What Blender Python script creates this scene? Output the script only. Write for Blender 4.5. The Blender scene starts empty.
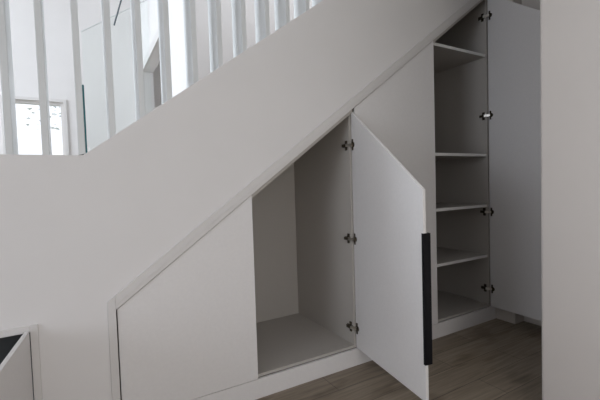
import bpy, bmesh, math, random
from mathutils import Matrix, Vector
random.seed(4)
sc = bpy.context.scene
COL = sc.collection
SL = 0.7296                       # pitch of the stair
def T(x): return 0.730 + SL * (x - 0.067)      # outer edge of the sloped casing
def G(x): return 0.688 + SL * (x - 0.107)      # inner edge of the sloped casing
def K(x): return 1.446 + SL * x                # top of the sloped parapet

# ---------------------------------------------------------------- materials
def mat(name, col, rough=0.6, metal=0.0, noise=0.0, nscale=40, bump=0.0, bscale=300, spec=0.5):
    m = bpy.data.materials.new(name); m.use_nodes = True
    nt = m.node_tree; b = nt.nodes['Principled BSDF']
    b.inputs['Roughness'].default_value = rough
    b.inputs['Metallic'].default_value = metal
    b.inputs['Specular IOR Level'].default_value = spec
    tc = nt.nodes.new('ShaderNodeTexCoord')
    n = nt.nodes.new('ShaderNodeTexNoise'); n.inputs['Scale'].default_value = nscale
    n.inputs['Detail'].default_value = 4
    nt.links.new(tc.outputs['Object'], n.inputs['Vector'])
    r = nt.nodes.new('ShaderNodeValToRGB')
    a = [max(0, c * (1 - noise)) for c in col]; d = [min(1, c * (1 + noise)) for c in col]
    r.color_ramp.elements[0].position = .3; r.color_ramp.elements[1].position = .7
    r.color_ramp.elements[0].color = (*a, 1); r.color_ramp.elements[1].color = (*d, 1)
    nt.links.new(n.outputs['Fac'], r.inputs['Fac']); nt.links.new(r.outputs['Color'], b.inputs['Base Color'])
    if bump:
        n2 = nt.nodes.new('ShaderNodeTexNoise'); n2.inputs['Scale'].default_value = bscale
        nt.links.new(tc.outputs['Object'], n2.inputs['Vector'])
        bp = nt.nodes.new('ShaderNodeBump'); bp.inputs['Strength'].default_value = bump; bp.inputs['Distance'].default_value = .002
        nt.links.new(n2.outputs['Fac'], bp.inputs['Height']); nt.links.new(bp.outputs['Normal'], b.inputs['Normal'])
    return m

PAINT = mat('white_wall_paint', (.745, .72, .705), .85, noise=.012, nscale=3, bump=.12, bscale=220, spec=.25)
NOOKPAINT = mat('shaded_nook_plaster', (.66, .61, .56), .9, noise=.03, nscale=5, bump=.15, bscale=120, spec=.2)  # recess shade mixed into the wall colour as a darker, warmer tone
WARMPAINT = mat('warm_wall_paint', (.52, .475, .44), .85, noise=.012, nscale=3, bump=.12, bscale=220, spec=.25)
CEIL = mat('ceiling_paint', (.8, .79, .78), .9, noise=.01, nscale=3, spec=.2)
LAM = mat('white_matt_laminate', (.735, .71, .695), .42, noise=.015, nscale=60, bump=.05, bscale=500, spec=.4)
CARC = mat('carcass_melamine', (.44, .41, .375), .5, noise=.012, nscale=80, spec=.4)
EDGE = mat('pale_edge_banding', (.74, .73, .70), .45, noise=.01, nscale=90, spec=.4)
TRIM = mat('trim_lacquer', (.665, .64, .62), .45, noise=.012, nscale=30, spec=.4)
SLAT = mat('baluster_lacquer', (.68, .69, .685), .4, noise=.01, nscale=30, spec=.4)
BLACK = mat('black_anodised_metal', (.004, .004, .006), .45, metal=.0, noise=.1, nscale=90, spec=.2)
BRONZE = mat('dark_hinge_metal', (.07, .056, .036), .4, metal=.6, noise=.15, nscale=200)
NICKEL = mat('nickel_hinge_arm', (.75, .72, .66), .3, metal=1.0, noise=.06, nscale=200)
TREAD = mat('stair_tread_wood', (.20, .15, .11), .5, noise=.2, nscale=12)
TEAL = mat('dark_green_glass_edge', (.02, .10, .11), .2, noise=.1, nscale=40)
DARKM = mat('dark_grey_rod', (.10, .12, .13), .4, noise=.1, nscale=40)
LEAF = mat('leaf_washed_out', (.74, .82, .86), .8, noise=.3, nscale=6)  # overexposed daylight put into the leaf colour, far paler than real leaves
BARK = mat('bark', (.5, .48, .46), .9, noise=.3, nscale=20)  # lightened the same way for the outdoor glare
GRASS = mat('lawn', (.22, .27, .16), .95, noise=.25, nscale=4)
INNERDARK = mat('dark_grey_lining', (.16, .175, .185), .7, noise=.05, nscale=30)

def glass(name, tint, gloss=.06):
    m = bpy.data.materials.new(name); m.use_nodes = True
    nt = m.node_tree; nt.nodes.clear()
    o = nt.nodes.new('ShaderNodeOutputMaterial'); mx = nt.nodes.new('ShaderNodeMixShader')
    t = nt.nodes.new('ShaderNodeBsdfTransparent'); g = nt.nodes.new('ShaderNodeBsdfGlossy')
    t.inputs['Color'].default_value = (*tint, 1); g.inputs['Roughness'].default_value = .02
    mx.inputs[0].default_value = gloss
    nt.links.new(t.outputs[0], mx.inputs[1]); nt.links.new(g.outputs[0], mx.inputs[2]); nt.links.new(mx.outputs[0], o.inputs['Surface'])
    return m
WGLASS = glass('window_glass', (1, 1, 1), .04)
GGLASS = glass('pale_green_glass', (.985, 1.0, .995), .02)

def wood_floor():
    m = bpy.data.materials.new('oak_plank_floor'); m.use_nodes = True
    nt = m.node_tree; b = nt.nodes['Principled BSDF']; L = nt.links.new
    tc = nt.nodes.new('ShaderNodeTexCoord')
    br = nt.nodes.new('ShaderNodeTexBrick')
    br.offset = .37; br.inputs['Scale'].default_value = 1.0
    br.inputs['Brick Width'].default_value = 1.3; br.inputs['Row Height'].default_value = .19
    br.inputs['Mortar Size'].default_value = .0016; br.inputs['Mortar Smooth'].default_value = .2
    br.inputs['Color1'].default_value = (.235, .190, .142, 1); br.inputs['Color2'].default_value = (.305, .252, .190, 1)
    br.inputs['Mortar'].default_value = (.05, .037, .028, 1)
    L(tc.outputs['Object'], br.inputs['Vector'])
    mp = nt.nodes.new('ShaderNodeMapping'); mp.inputs['Scale'].default_value = (1.3, 22, 1)
    L(tc.outputs['Object'], mp.inputs['Vector'])
    n = nt.nodes.new('ShaderNodeTexNoise'); n.inputs['Scale'].default_value = 2.2; n.inputs['Detail'].default_value = 8; n.inputs['Distortion'].default_value = .6
    L(mp.outputs[0], n.inputs['Vector'])
    r = nt.nodes.new('ShaderNodeValToRGB'); r.color_ramp.elements[0].position = .3; r.color_ramp.elements[1].position = .72
    r.color_ramp.elements[0].color = (.68, .66, .64, 1); r.color_ramp.elements[1].color = (1.15, 1.15, 1.15, 1)
    L(n.outputs['Fac'], r.inputs['Fac'])
    # knots
    mp2 = nt.nodes.new('ShaderNodeMapping'); mp2.inputs['Scale'].default_value = (1.6, 4.2, 1); L(tc.outputs['Object'], mp2.inputs['Vector'])
    v = nt.nodes.new('ShaderNodeTexNoise'); v.inputs['Scale'].default_value = 1.7; v.inputs['Detail'].default_value = 2; L(mp2.outputs[0], v.inputs['Vector'])
    r2 = nt.nodes.new('ShaderNodeValToRGB'); r2.color_ramp.elements[0].position = .32; r2.color_ramp.elements[1].position = .45
    r2.color_ramp.elements[0].color = (.62, .58, .55, 1); r2.color_ramp.elements[1].color = (1, 1, 1, 1)
    L(v.outputs['Fac'], r2.inputs['Fac'])
    m1 = nt.nodes.new('ShaderNodeMixRGB'); m1.blend_type = 'MULTIPLY'; m1.inputs[0].default_value = 1
    L(br.outputs['Color'], m1.inputs[1]); L(r.outputs['Color'], m1.inputs[2])
    m2 = nt.nodes.new('ShaderNodeMixRGB'); m2.blend_type = 'MULTIPLY'; m2.inputs[0].default_value = .8
    L(m1.outputs[0], m2.inputs[1]); L(r2.outputs['Color'], m2.inputs[2])
    L(m2.outputs[0], b.inputs['Base Color']); b.inputs['Roughness'].default_value = .5
    bp = nt.nodes.new('ShaderNodeBump'); bp.inputs['Strength'].default_value = .15; bp.inputs['Distance'].default_value = .002
    L(n.outputs['Fac'], bp.inputs['Height']); L(bp.outputs['Normal'], b.inputs['Normal'])
    return m
WOOD = wood_floor()

# ---------------------------------------------------------------- helpers
def box(bm, x0, x1, y0, y1, z0, z1, M=None):
    vs = [bm.verts.new(Vector(c)) for c in
          ((x0, y0, z0), (x1, y0, z0), (x1, y1, z0), (x0, y1, z0), (x0, y0, z1), (x1, y0, z1), (x1, y1, z1), (x0, y1, z1))]
    if M:
        for v in vs: v.co = M @ v.co
    for f in ((0, 3, 2, 1), (4, 5, 6, 7), (0, 1, 5, 4), (1, 2, 6, 5), (2, 3, 7, 6), (3, 0, 4, 7)):
        bm.faces.new([vs[i] for i in f])
def prism(bm, pts, y0, y1, M=None):
    """polygon in x,z (counter-clockwise) extruded along y"""
    a = [bm.verts.new((x, y0, z)) for x, z in pts]; b = [bm.verts.new((x, y1, z)) for x, z in pts]
    if M:
        for v in a + b: v.co = M @ v.co
    n = len(pts)
    bm.faces.new(a); bm.faces.new(b[::-1])
    for i in range(n): bm.faces.new([a[(i + 1) % n], a[i], b[i], b[(i + 1) % n]])
def cyl(bm, p0, p1, r, n=20):
    p0, p1 = Vector(p0), Vector(p1); d = (p1 - p0); q = d.to_track_quat('Z', 'Y')
    a = []; b = []
    for i in range(n):
        t = 2 * math.pi * i / n; o = q @ Vector((r * math.cos(t), r * math.sin(t), 0))
        a.append(bm.verts.new(p0 + o)); b.append(bm.verts.new(p1 + o))
    bm.faces.new(a[::-1]); bm.faces.new(b)
    for i in range(n): bm.faces.new([a[i], a[(i + 1) % n], b[(i + 1) % n], b[i]])
def obj(name, bm, m, parent=None, bevel=0.0, seg=2):
    bmesh.ops.recalc_face_normals(bm, faces=bm.faces)
    big = [f for f in bm.faces if len(f.verts) > 4]
    me = bpy.data.meshes.new(name)
    if big and not bevel: bmesh.ops.triangulate(bm, faces=big)
    bm.to_mesh(me); bm.free()
    me.materials.append(m)
    o = bpy.data.objects.new(name, me); COL.objects.link(o)
    if parent:
        o.parent = parent; o.matrix_parent_inverse = Matrix.Translation(-parent.location) if parent.type == 'EMPTY' else Matrix()
    if bevel:
        b = o.modifiers.new('bevel', 'BEVEL'); b.width = bevel; b.segments = seg; b.limit_method = 'ANGLE'
    return o
def B(*boxes):
    bm = bmesh.new()
    for c in boxes: box(bm, *c)
    return bm
def Pm(pts, y0, y1, M=None):
    bm = bmesh.new(); prism(bm, pts, y0, y1, M); return bm
def struct(o):
    o['kind'] = 'structure'; return o
def tag(o, label, cat, group=None):
    o['label'] = label; o['category'] = cat
    if group: o['group'] = group
    return o
def thing(name, loc, label, cat, group=None):
    o = bpy.data.objects.new(name, None); COL.objects.link(o); o.location = loc; o.empty_display_size = .1
    return tag(o, label, cat, group)

XL, YB, YF, ZC = -4.2, -3.3, 4.2, 4.6

# ---------------------------------------------------------------- room shell
struct(obj('floor', B((XL - .15, 3.33, YB - .15, 1.10, -.1, 0)), WOOD))
struct(obj('ceiling', B((XL - .15, 3.48, YB - .15, .25, ZC, ZC + .1), (XL - .15, 3.48, 1.05, YF + .15, ZC, ZC + .1),
                        (XL - .15, .2, .25, 1.05, ZC, ZC + .1), (2.8, 3.48, .25, 1.05, ZC, ZC + .1)), CEIL))  # gap over the stair added so the overhead fill light can enter
# wall under the balusters: level along the landing, then sloping up with the stair
struct(obj('wall_stair', Pm([(XL, 0), (-.765, 0), (-.765, .661), (-.233, .661), (-.233, 0), (.087, 0), (.087, T(.087) - .02),
                      (3.2, T(3.2) - .02), (3.2, K(3.2)), (0, K(0)), (XL, K(0))], 0, .17), PAINT, bevel=.003))
# unseen soffit added to shade the recess at the right from above
struct(obj('ceiling_shade_soffit', B((1.5, 2.1, -2.6, -.01, 3.0, ZC), (2.1, 3.33, -.955, -.01, 3.0, ZC)), CEIL))
# right: block of wall whose rounded corner stands near the camera, and the recess behind it
bm = B((2.1, 3.48, YB, -.955, 0, ZC))
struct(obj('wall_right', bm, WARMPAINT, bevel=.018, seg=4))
struct(obj('wall_nook', B((3.33, 3.48, -.955, 1.10, 0, ZC), (3.2, 3.33, -.176, 1.10, 0, ZC)), NOOKPAINT))
def wall_with_opening(name, axis, p0, p1, a0, a1, openings, z1=ZC, m=PAINT):
    """axis 'x': wall plane x in p0..p1 running along y a0..a1; openings (b0,b1,z0,z1)"""
    bm = bmesh.new(); cur = a0
    def bb(u0, u1, z0, zz):
        if u1 - u0 < 1e-4 or zz - z0 < 1e-4: return
        if axis == 'x': box(bm, p0, p1, u0, u1, z0, zz)
        else: box(bm, u0, u1, p0, p1, z0, zz)
    for b0, b1, z0, zz in sorted(openings):
        bb(cur, b0, 0, z1); bb(b0, b1, 0, z0); bb(b0, b1, zz, z1); cur = b1
    bb(cur, a1, 0, z1)
    return struct(obj(name, bm, m))
wall_with_opening('wall_left', 'x', XL - .15, XL, YB, YF, [(-2.8, -.9, .6, 2.8), (.7, 3.4, 1.9, 3.7)])
wall_with_opening('wall_back', 'y', YB - .15, YB, XL, 3.48, [(-.2, 1.2, .3, 2.5)])
wall_with_opening('wall_far', 'y', YF, YF + .15, XL, 2.6, [(-.87, -.21, 1.55, 2.53), (1.3, 2.3, 1.8, 3.1)])  # second opening is added to let fill light into the bedroom
wall_with_opening('wall_landing', 'x', .80, .92, 1.10, YF, [(2.25, 3.65, .95, 2.93)])
struct(obj('wall_stairwell', B((.92, 3.48, 1.10, 1.22, 0, ZC)), PAINT))
struct(obj('wall_bedroom', B((2.6, 2.75, 1.22, YF + .15, 0, ZC)), PAINT))
struct(obj('floor_landing', B((XL, 0, .17, 1.10, .90, .95), (XL, .80, 1.10, YF, .90, .95), (.80, 2.6, 1.22, YF, .90, .95)), WOOD))

def window(name, axis, p, a0, a1, z0, z1, mull=1, t=.055):
    """white frame with panes, standing in its opening"""
    bm = bmesh.new(); d = .03
    def bb(u0, u1, w0, w1):
        if axis == 'x': box(bm, p - d, p + d, u0, u1, w0, w1)
        else: box(bm, u0, u1, p - d, p + d, w0, w1)
    bb(a0, a0 + t, z0, z1); bb(a1 - t, a1, z0, z1); bb(a0 + t, a1 - t, z0, z0 + t); bb(a0 + t, a1 - t, z1 - t, z1)
    for k in range(1, mull + 1):
        c = a0 + (a1 - a0) * k / (mull + 1); bb(c - t / 2, c + t / 2, z0 + t, z1 - t)
    f = struct(obj(name, bm, TRIM))
    e = .003
    g = B((p - e, p + e, a0 + t, a1 - t, z0 + t, z1 - t)) if axis == 'x' else B((a0 + t, a1 - t, p - e, p + e, z0 + t, z1 - t))
    obj('pane', g, WGLASS, f)
window('window_1', 'y', YF + .08, -.87, -.21, 1.55, 2.53, 0, .035)
window('window_2', 'x', XL - .08, -2.8, -.9, .6, 2.8, 2)
window('window_3', 'x', XL - .08, .7, 3.4, 1.9, 3.7, 2)
window('window_4', 'y', YB - .08, -.2, 1.2, .3, 2.5, 1)
window('added_window_5', 'y', YF + .08, 1.3, 2.3, 1.8, 3.1, 1)  # unseen window added to light the room behind the doorway
# casing of the far window, on the room side
bm = B((-.21, -.17, YF - .02, YF, 1.51, 2.57), (-.91, -.87, YF - .02, YF, 1.51, 2.57), (-.87, -.21, YF - .02, YF, 2.53, 2.57), (-.87, -.21, YF - .02, YF, 1.51, 1.55))
struct(obj('trim_1', bm, TRIM))
# casing of the landing doorway
bm = B((.775, .80, 3.65, 3.73, .95, 3.03), (.775, .80, 2.17, 2.25, .95, 3.03), (.775, .80, 2.25, 3.65, 2.93, 3.03))
struct(obj('trim_2', bm, TRIM))

# stair itself
bm = bmesh.new(); run, rise = .18 / SL, .18
pts = [(0.0, .78), (3.2, .78 + SL * 3.2)]
x = 3.2; n = 13
top = []
for i in range(n):
    xx = i * run; z = .95 + rise * (i + 1)
    if xx >= 3.19: break
    top.append((xx, z - rise)); top.append((xx, z))
top.append((3.2, top[-1][1]))
prism(bm, pts + top[::-1], .17, 1.10)
struct(obj('staircase', bm, TREAD))

# ---------------------------------------------------------------- balusters
xs = [-.413, -.279, -.146, -.004, .131, .271, .408, .549, .692, .840, .992, 1.132, 1.277]
step = .1432
while xs[0] > -2.8: xs.insert(0, xs[0] - step)
while xs[-1] < 3.05: xs.append(xs[-1] + step)
proto_mesh = None
visible = [x for x in xs if -.35 < x < 1.5]
order = ['leftmost in view, at the edge of the photo, before the bright window', 'dividing the bright far window', 'just left of the dark glass edge',
         'fourth slat from the left, first one standing on the slope', 'fifth slat from the left, left of the grey doorway', 'sixth slat from the left, just right of the grey doorway',
         'seventh slat from the left, past the widest bright gap', 'eighth slat from the left on the sloped wall', 'fourth slat from the top end of the visible row',
         'third slat from the top end of the visible row', 'second slat from the top end of the visible row', 'topmost slat in view, by the upper edge of the photo']
for x in visible:
    zb = K(max(x - .014, 0)) - .0; zt = ZC
    w = .014; y0, y1 = .006, .160
    bm = bmesh.new()
    pts = [(x - w, K(max(x - w, 0))), (x + w, K(max(x + w, 0))), (x + w, zt), (x - w, zt)]
    prism(bm, pts, y0, y1)
    # origin at its base
    for v in bm.verts: v.co -= Vector((x, 0, zb))
    o = obj('baluster', bm, SLAT, bevel=.002); o.location = (x, 0, zb)
    i = visible.index(x)
    d = order[i] if i < len(order) else 'slat'
    tag(o, 'white flat baluster, ' + d, 'baluster', 'white slat balusters of the stair screen')

# ---------------------------------------------------------------- casing and plinth
sur = thing('cabinet_surround', (.087, 0, 0), 'white flat casing framing the under-stair cabinets, running up the slope', 'frame')
obj('side_casing', Pm([(.067, 0), (.104, 0), (.104, G(.107)), (.1035, T(.1035)), (.067, T(.067))], -.012, -.0005), TRIM, sur, bevel=.0015)
obj('sloped_casing', Pm([(.1045, G(.107) - .000), (.107, G(.107)), (3.18, G(3.18)), (3.18, T(3.18)), (.1045, T(.1045))], -.012, -.0005), TRIM, sur, bevel=.0015)
obj('sloped_bead', Pm([(.1075, G(.107) + .0255), (3.18, G(3.18) + .025), (3.18, G(3.18) + .030), (.1075, G(.107) + .0305)], -.0145, -.0119), TRIM, sur)
pl = obj('plinth', B((.108, 3.19, -.004, .014, 0, .117)), LAM, bevel=.001)
tag(pl, 'long white plinth board along the wooden floor under the cabinets', 'plinth')

# ---------------------------------------------------------------- cabinets
YC0, YC1 = .016, .82
def carcass(root, x0, x1, shelves=(), shared=False):
    t = .018; ts = .024; zb = .12
    s = t * math.sqrt(1 + SL * SL)
    U = lambda x: G(x) - .004
    if shared: x0 -= t          # this cabinet shares its neighbour's side
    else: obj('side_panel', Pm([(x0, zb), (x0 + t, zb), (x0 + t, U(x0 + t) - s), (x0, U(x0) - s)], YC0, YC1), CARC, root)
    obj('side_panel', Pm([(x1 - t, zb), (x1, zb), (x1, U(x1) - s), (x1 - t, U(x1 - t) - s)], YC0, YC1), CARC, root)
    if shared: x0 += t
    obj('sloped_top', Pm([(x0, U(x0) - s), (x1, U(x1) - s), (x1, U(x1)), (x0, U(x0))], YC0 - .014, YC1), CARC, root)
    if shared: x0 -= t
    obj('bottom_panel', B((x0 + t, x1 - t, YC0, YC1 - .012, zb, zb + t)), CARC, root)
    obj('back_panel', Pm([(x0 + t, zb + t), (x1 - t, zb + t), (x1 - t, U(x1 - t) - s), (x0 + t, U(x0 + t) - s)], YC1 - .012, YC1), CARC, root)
    for z in shelves:
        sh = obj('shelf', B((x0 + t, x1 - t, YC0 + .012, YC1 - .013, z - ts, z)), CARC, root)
        obj('front_edge', B((x0 + t, x1 - t, YC0 + .010, YC0 + .012, z - ts, z)), EDGE, sh)

def closed_door(root, x0, x1):
    obj('door', Pm([(x0, .120), (x1, .120), (x1, G(x1) - .004), (x0, G(x0) - .004)], -.004, .0145), LAM, root, bevel=.001)

def hinge(parent, M, z, side_local):
    """M maps door frame (s, t, z) to the world; side_local = (x of the cabinet's inner side face, depth of the plate)"""
    bm = bmesh.new()
    # cup flange on the door's inner face: wings above and below the cup
    box(bm, .012, .025, -.005, .0, z - .038, z + .038, M)
    c = M @ Vector((.024, 0.0, z)); q = M @ Vector((.024, -.006, z))
    cyl(bm, c, q, .0185)
    for k in (-1, 1): cyl(bm, M @ Vector((.0215, -.004, z + k * .029)), M @ Vector((.0215, -.0055, z + k * .029)), .004, 10)
    h = obj('hinge', bm, BRONZE, parent)
    bm = bmesh.new(); xs_, yp = side_local
    # cross-shaped mounting plate on the cabinet side
    box(bm, xs_ - .005, xs_, yp - .011, yp + .011, z - .034, z + .034)
    box(bm, xs_ - .006, xs_, yp - .022, yp + .038, z - .011, z + .011)
    box(bm, xs_ - .019, xs_ - .006, yp - .014, yp + .030, z - .010, z + .010)
    for k in (-1, 1): cyl(bm, (xs_ - .004, yp, z + k * .025), (xs_ - .009, yp, z + k * .025), .006, 10)
    obj('mounting_plate', bm, BRONZE, h)
    bm = bmesh.new()
    a = Vector((xs_ - .013, yp - .012, z)); b = M @ Vector((.020, -.010, z))
    d = (b - a).normalized(); sidev = Vector((0, 0, 1)).cross(d)
    for o0, o1 in ((a, b),):
        vs = []
        for p_ in (o0, o1):
            for u, v in ((-1, -1), (1, -1), (1, 1), (-1, 1)):
                vs.append(bm.verts.new(p_ + sidev * .006 * u + Vector((0, 0, .010 * v))))
        bm.faces.new(vs[:4]); bm.faces.new(vs[4:])
        for i in range(4): bm.faces.new([vs[i], vs[(i + 1) % 4], vs[4 + (i + 1) % 4], vs[4 + i]])
    obj('arm', bm, NICKEL, h)

def door_frame(hx, hy, ang):
    a = math.radians(ang); d = Vector((-math.cos(a), -math.sin(a), 0)); n = Vector((math.sin(a), -math.cos(a), 0))
    M = Matrix(((d.x, n.x, 0, hx), (d.y, n.y, 0, hy), (0, 0, 1, 0), (0, 0, 0, 1)))
    return M     # local (s along the leaf, t outwards, z)

# A: low closed cabinet
cA = thing('cabinet', (.47, .4, .12), 'closed low under-stair cabinet with sloped plain white door, left of the empty one', 'cabinet')
carcass(cA, .109, .8455)
closed_door(cA, .110, .8455)
# B: middle cabinet with its door wide open
cB = thing('cabinet', (1.22, .4, .12), 'empty under-stair cabinet, sloped white door with black handle open toward the viewer', 'cabinet')
carcass(cB, .8465, 1.605, shared=True)
M = door_frame(1.600, .010, 81.0); W = .728
dB = obj('door', Pm([(0, .120), (W, .120), (W, 1.762 - SL * W), (0, 1.762)], 0, .018, M), LAM, cB, bevel=.0012)
for z in (1.535, .888, .262): hinge(dB, M, z, (1.587, .050))
bm = bmesh.new()
box(bm, W - .012, W + .0022, -.0022, -.0002, .318, 1.006, M)      # inner flange
box(bm, W + .0002, W + .0030, -.0022, .042, .318, 1.006, M)       # plate over the door's edge
box(bm, W - .020, W + .0030, .040, .0435, .318, 1.006, M)         # finger lip beyond the outer face
box(bm, W - .016, W + .0002, .0182, .0205, .318, 1.006, M)        # flange on the outer face
h = obj('edge_handle', bm, BLACK, dB, bevel=.0006); h['label'] = 'long black edge handle'
# C: tall closed cabinet
cC = thing('cabinet', (2.01, .4, .12), 'tall closed under-stair cabinet with plain white door between the two opened ones', 'cabinet')
carcass(cC, 1.621, 2.4205)
closed_door(cC, 1.622, 2.4205)
# D: tallest cabinet with shelves
cD = thing('cabinet', (2.77, .4, .12), 'tallest under-stair cabinet with four open shelves and door swung open at right', 'cabinet')
carcass(cD, 2.4215, 3.141, (.592, 1.046, 1.498, 2.374), shared=True)
M2 = door_frame(3.136, .010, 89.0); W2 = .722
zt = G(3.141) - .012
dD = obj('door', Pm([(0, .120), (W2, .120), (W2, zt - SL * W2), (0, zt)], 0, .018, M2), LAM, cD, bevel=.0012)
for z in (2.700, 1.835, .978, .283): hinge(dD, M2, z, (3.123, .050))

# ---------------------------------------------------------------- low hatch cupboard at the far left
hc = thing('low_cupboard', (-.5, .3, 0), 'small low cupboard in the wall at lower left, its door ajar, dark inside', 'cupboard')
fr = obj('door_frame', B((-.243, -.213, -.010, .03, 0, .681), (-.785, -.755, -.010, .03, 0, .681), (-.755, -.243, -.010, .03, .651, .681)), TRIM, hc, bevel=.002)
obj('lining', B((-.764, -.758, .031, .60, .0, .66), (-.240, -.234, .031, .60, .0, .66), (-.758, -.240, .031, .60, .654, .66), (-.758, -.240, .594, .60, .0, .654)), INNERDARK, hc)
M3 = door_frame(-.263, -.013, 84.5)
bm = bmesh.new(); box(bm, 0, .46, 0, .018, .02, .660, M3)
obj('door', bm, LAM, hc, bevel=.0015)

# ---------------------------------------------------------------- upstairs: glass screen and rod
gs = thing('glass_screen', (.43, 3.0, .95), 'tall pale green glass screen with slanted top and dark left edge, seen through balusters', 'glass screen')
x0, x1 = .046, .785
def gz(x): return 3.115 + .71 * (x - .046)
obj('pane', Pm([(x0, .95), (x1, .95), (x1, gz(x1)), (x0, gz(x0))], 3.0, 3.01), GGLASS, gs)
obj('edge_strip', B((x0 - .020, x0, 2.995, 3.015, .95, 2.51)), TEAL, gs)['label'] = 'dark teal edge'
obj('top_cap', Pm([(x0, gz(x0)), (x1, gz(x1)), (x1, gz(x1) + .010), (x0, gz(x0) + .010)], 2.998, 3.012), SLAT, gs)
bm = bmesh.new(); cyl(bm, (.395, 2.985, 3.25), (.79, 2.985, 4.6), .009)
obj('stay_rod', bm, DARKM, gs)['label'] = 'thin dark stay rod'

# ---------------------------------------------------------------- outside
gr = struct(obj('ground', B((-25, 25, -25, 30, -.4, -.12)), GRASS))
tr = thing('tree', (-.85, 11, -.12), 'leafy tree outside, bleached by glare, glimpsed through the bright far window', 'tree')
bm = bmesh.new(); cyl(bm, (-.85, 11, -.12), (-.85, 11, 3.1), .05, 12); obj('trunk', bm, BARK, tr)
bm = bmesh.new()
for i in range(60):
    a = random.random() * 6.28; r = .5 * math.sqrt(random.random()); zz = random.uniform(3.0, 3.9)
    c = Vector((-.85 + r * math.cos(a), 11 + r * math.sin(a), zz)); q = Matrix.Rotation(random.random() * 6, 3, 'Z') @ Matrix.Rotation(random.random() * 3, 3, 'X')
    s = .07
    vs = [bm.verts.new(c + q @ Vector(v)) for v in ((-s, 0, 0), (0, -s * .5, .01), (s, 0, 0), (0, s * .5, .01))]
    bm.faces.new(vs)
obj('foliage', bm, LEAF, tr)

# ---------------------------------------------------------------- light
def area(name, loc, rot, sx, sy, power, col):
    l = bpy.data.lights.new(name, 'AREA'); l.shape = 'RECTANGLE'; l.size = sx; l.size_y = sy; l.energy = power; l.color = col
    o = bpy.data.objects.new(name, l); COL.objects.link(o); o.location = loc; o.rotation_euler = rot
R = math.radians
LF = 70; LU = 265; LB = 22; LR = 60; LD = 28; WS = 1.35
w = bpy.data.worlds.new('overcast_sky'); sc.world = w; w.use_nodes = True
bg = w.node_tree.nodes['Background']; bg.inputs['Color'].default_value = (.91, .94, 1.0, 1); bg.inputs['Strength'].default_value = WS
area('added_bedroom_fill', (1.8, YF + .3, 2.45), (R(-90), 0, 0), 1.0, 1.3, LD, (.88, .93, 1.0))  # added lamp that brightens the bedroom behind the doorway
area('daylight_left_window', (XL - .2, -1.85, 1.75), (0, R(-90), 0), 2.0, 1.8, LF, (.80, .87, 1.0))
area('daylight_upper_window', (XL - .2, 2.05, 2.8), (0, R(-90), 0), 1.7, 2.6, LU, (.80, .89, 1.0))
area('added_stairwell_fill', (1.5, .65, ZC + .3), (0, 0, 0), 2.4, .8, LR, (.84, .91, 1.0))  # added overhead fill that brightens the stairwell wall and slats
area('daylight_back_window', (.5, YB - .2, 1.45), (R(90), 0, 0), 1.3, 2.0, LB, (1.0, .95, .90))

# ---------------------------------------------------------------- camera
cam = bpy.data.cameras.new('camera'); co = bpy.data.objects.new('camera', cam); COL.objects.link(co)
r = Vector((0.86641009, -0.49837237, -0.03096029)); u = Vector((0.04736798, 0.020308, 0.99867105)); f = Vector((0.49708131, 0.8667252, -0.04120194))
co.matrix_world = Matrix(((r.x, u.x, -f.x, 0), (r.y, u.y, -f.y, -2.04644), (r.z, u.z, -f.z, 1.275), (0, 0, 0, 1)))
cam.sensor_width = 36; cam.lens = 373.7337 / 600 * 36; cam.clip_start = .02
sc.camera = co
sc.view_settings.view_transform = 'Standard'; sc.view_settings.look = 'None'; sc.view_settings.gamma = 1; sc.view_settings.use_curve_mapping = False
sc.view_settings.exposure = 0.0
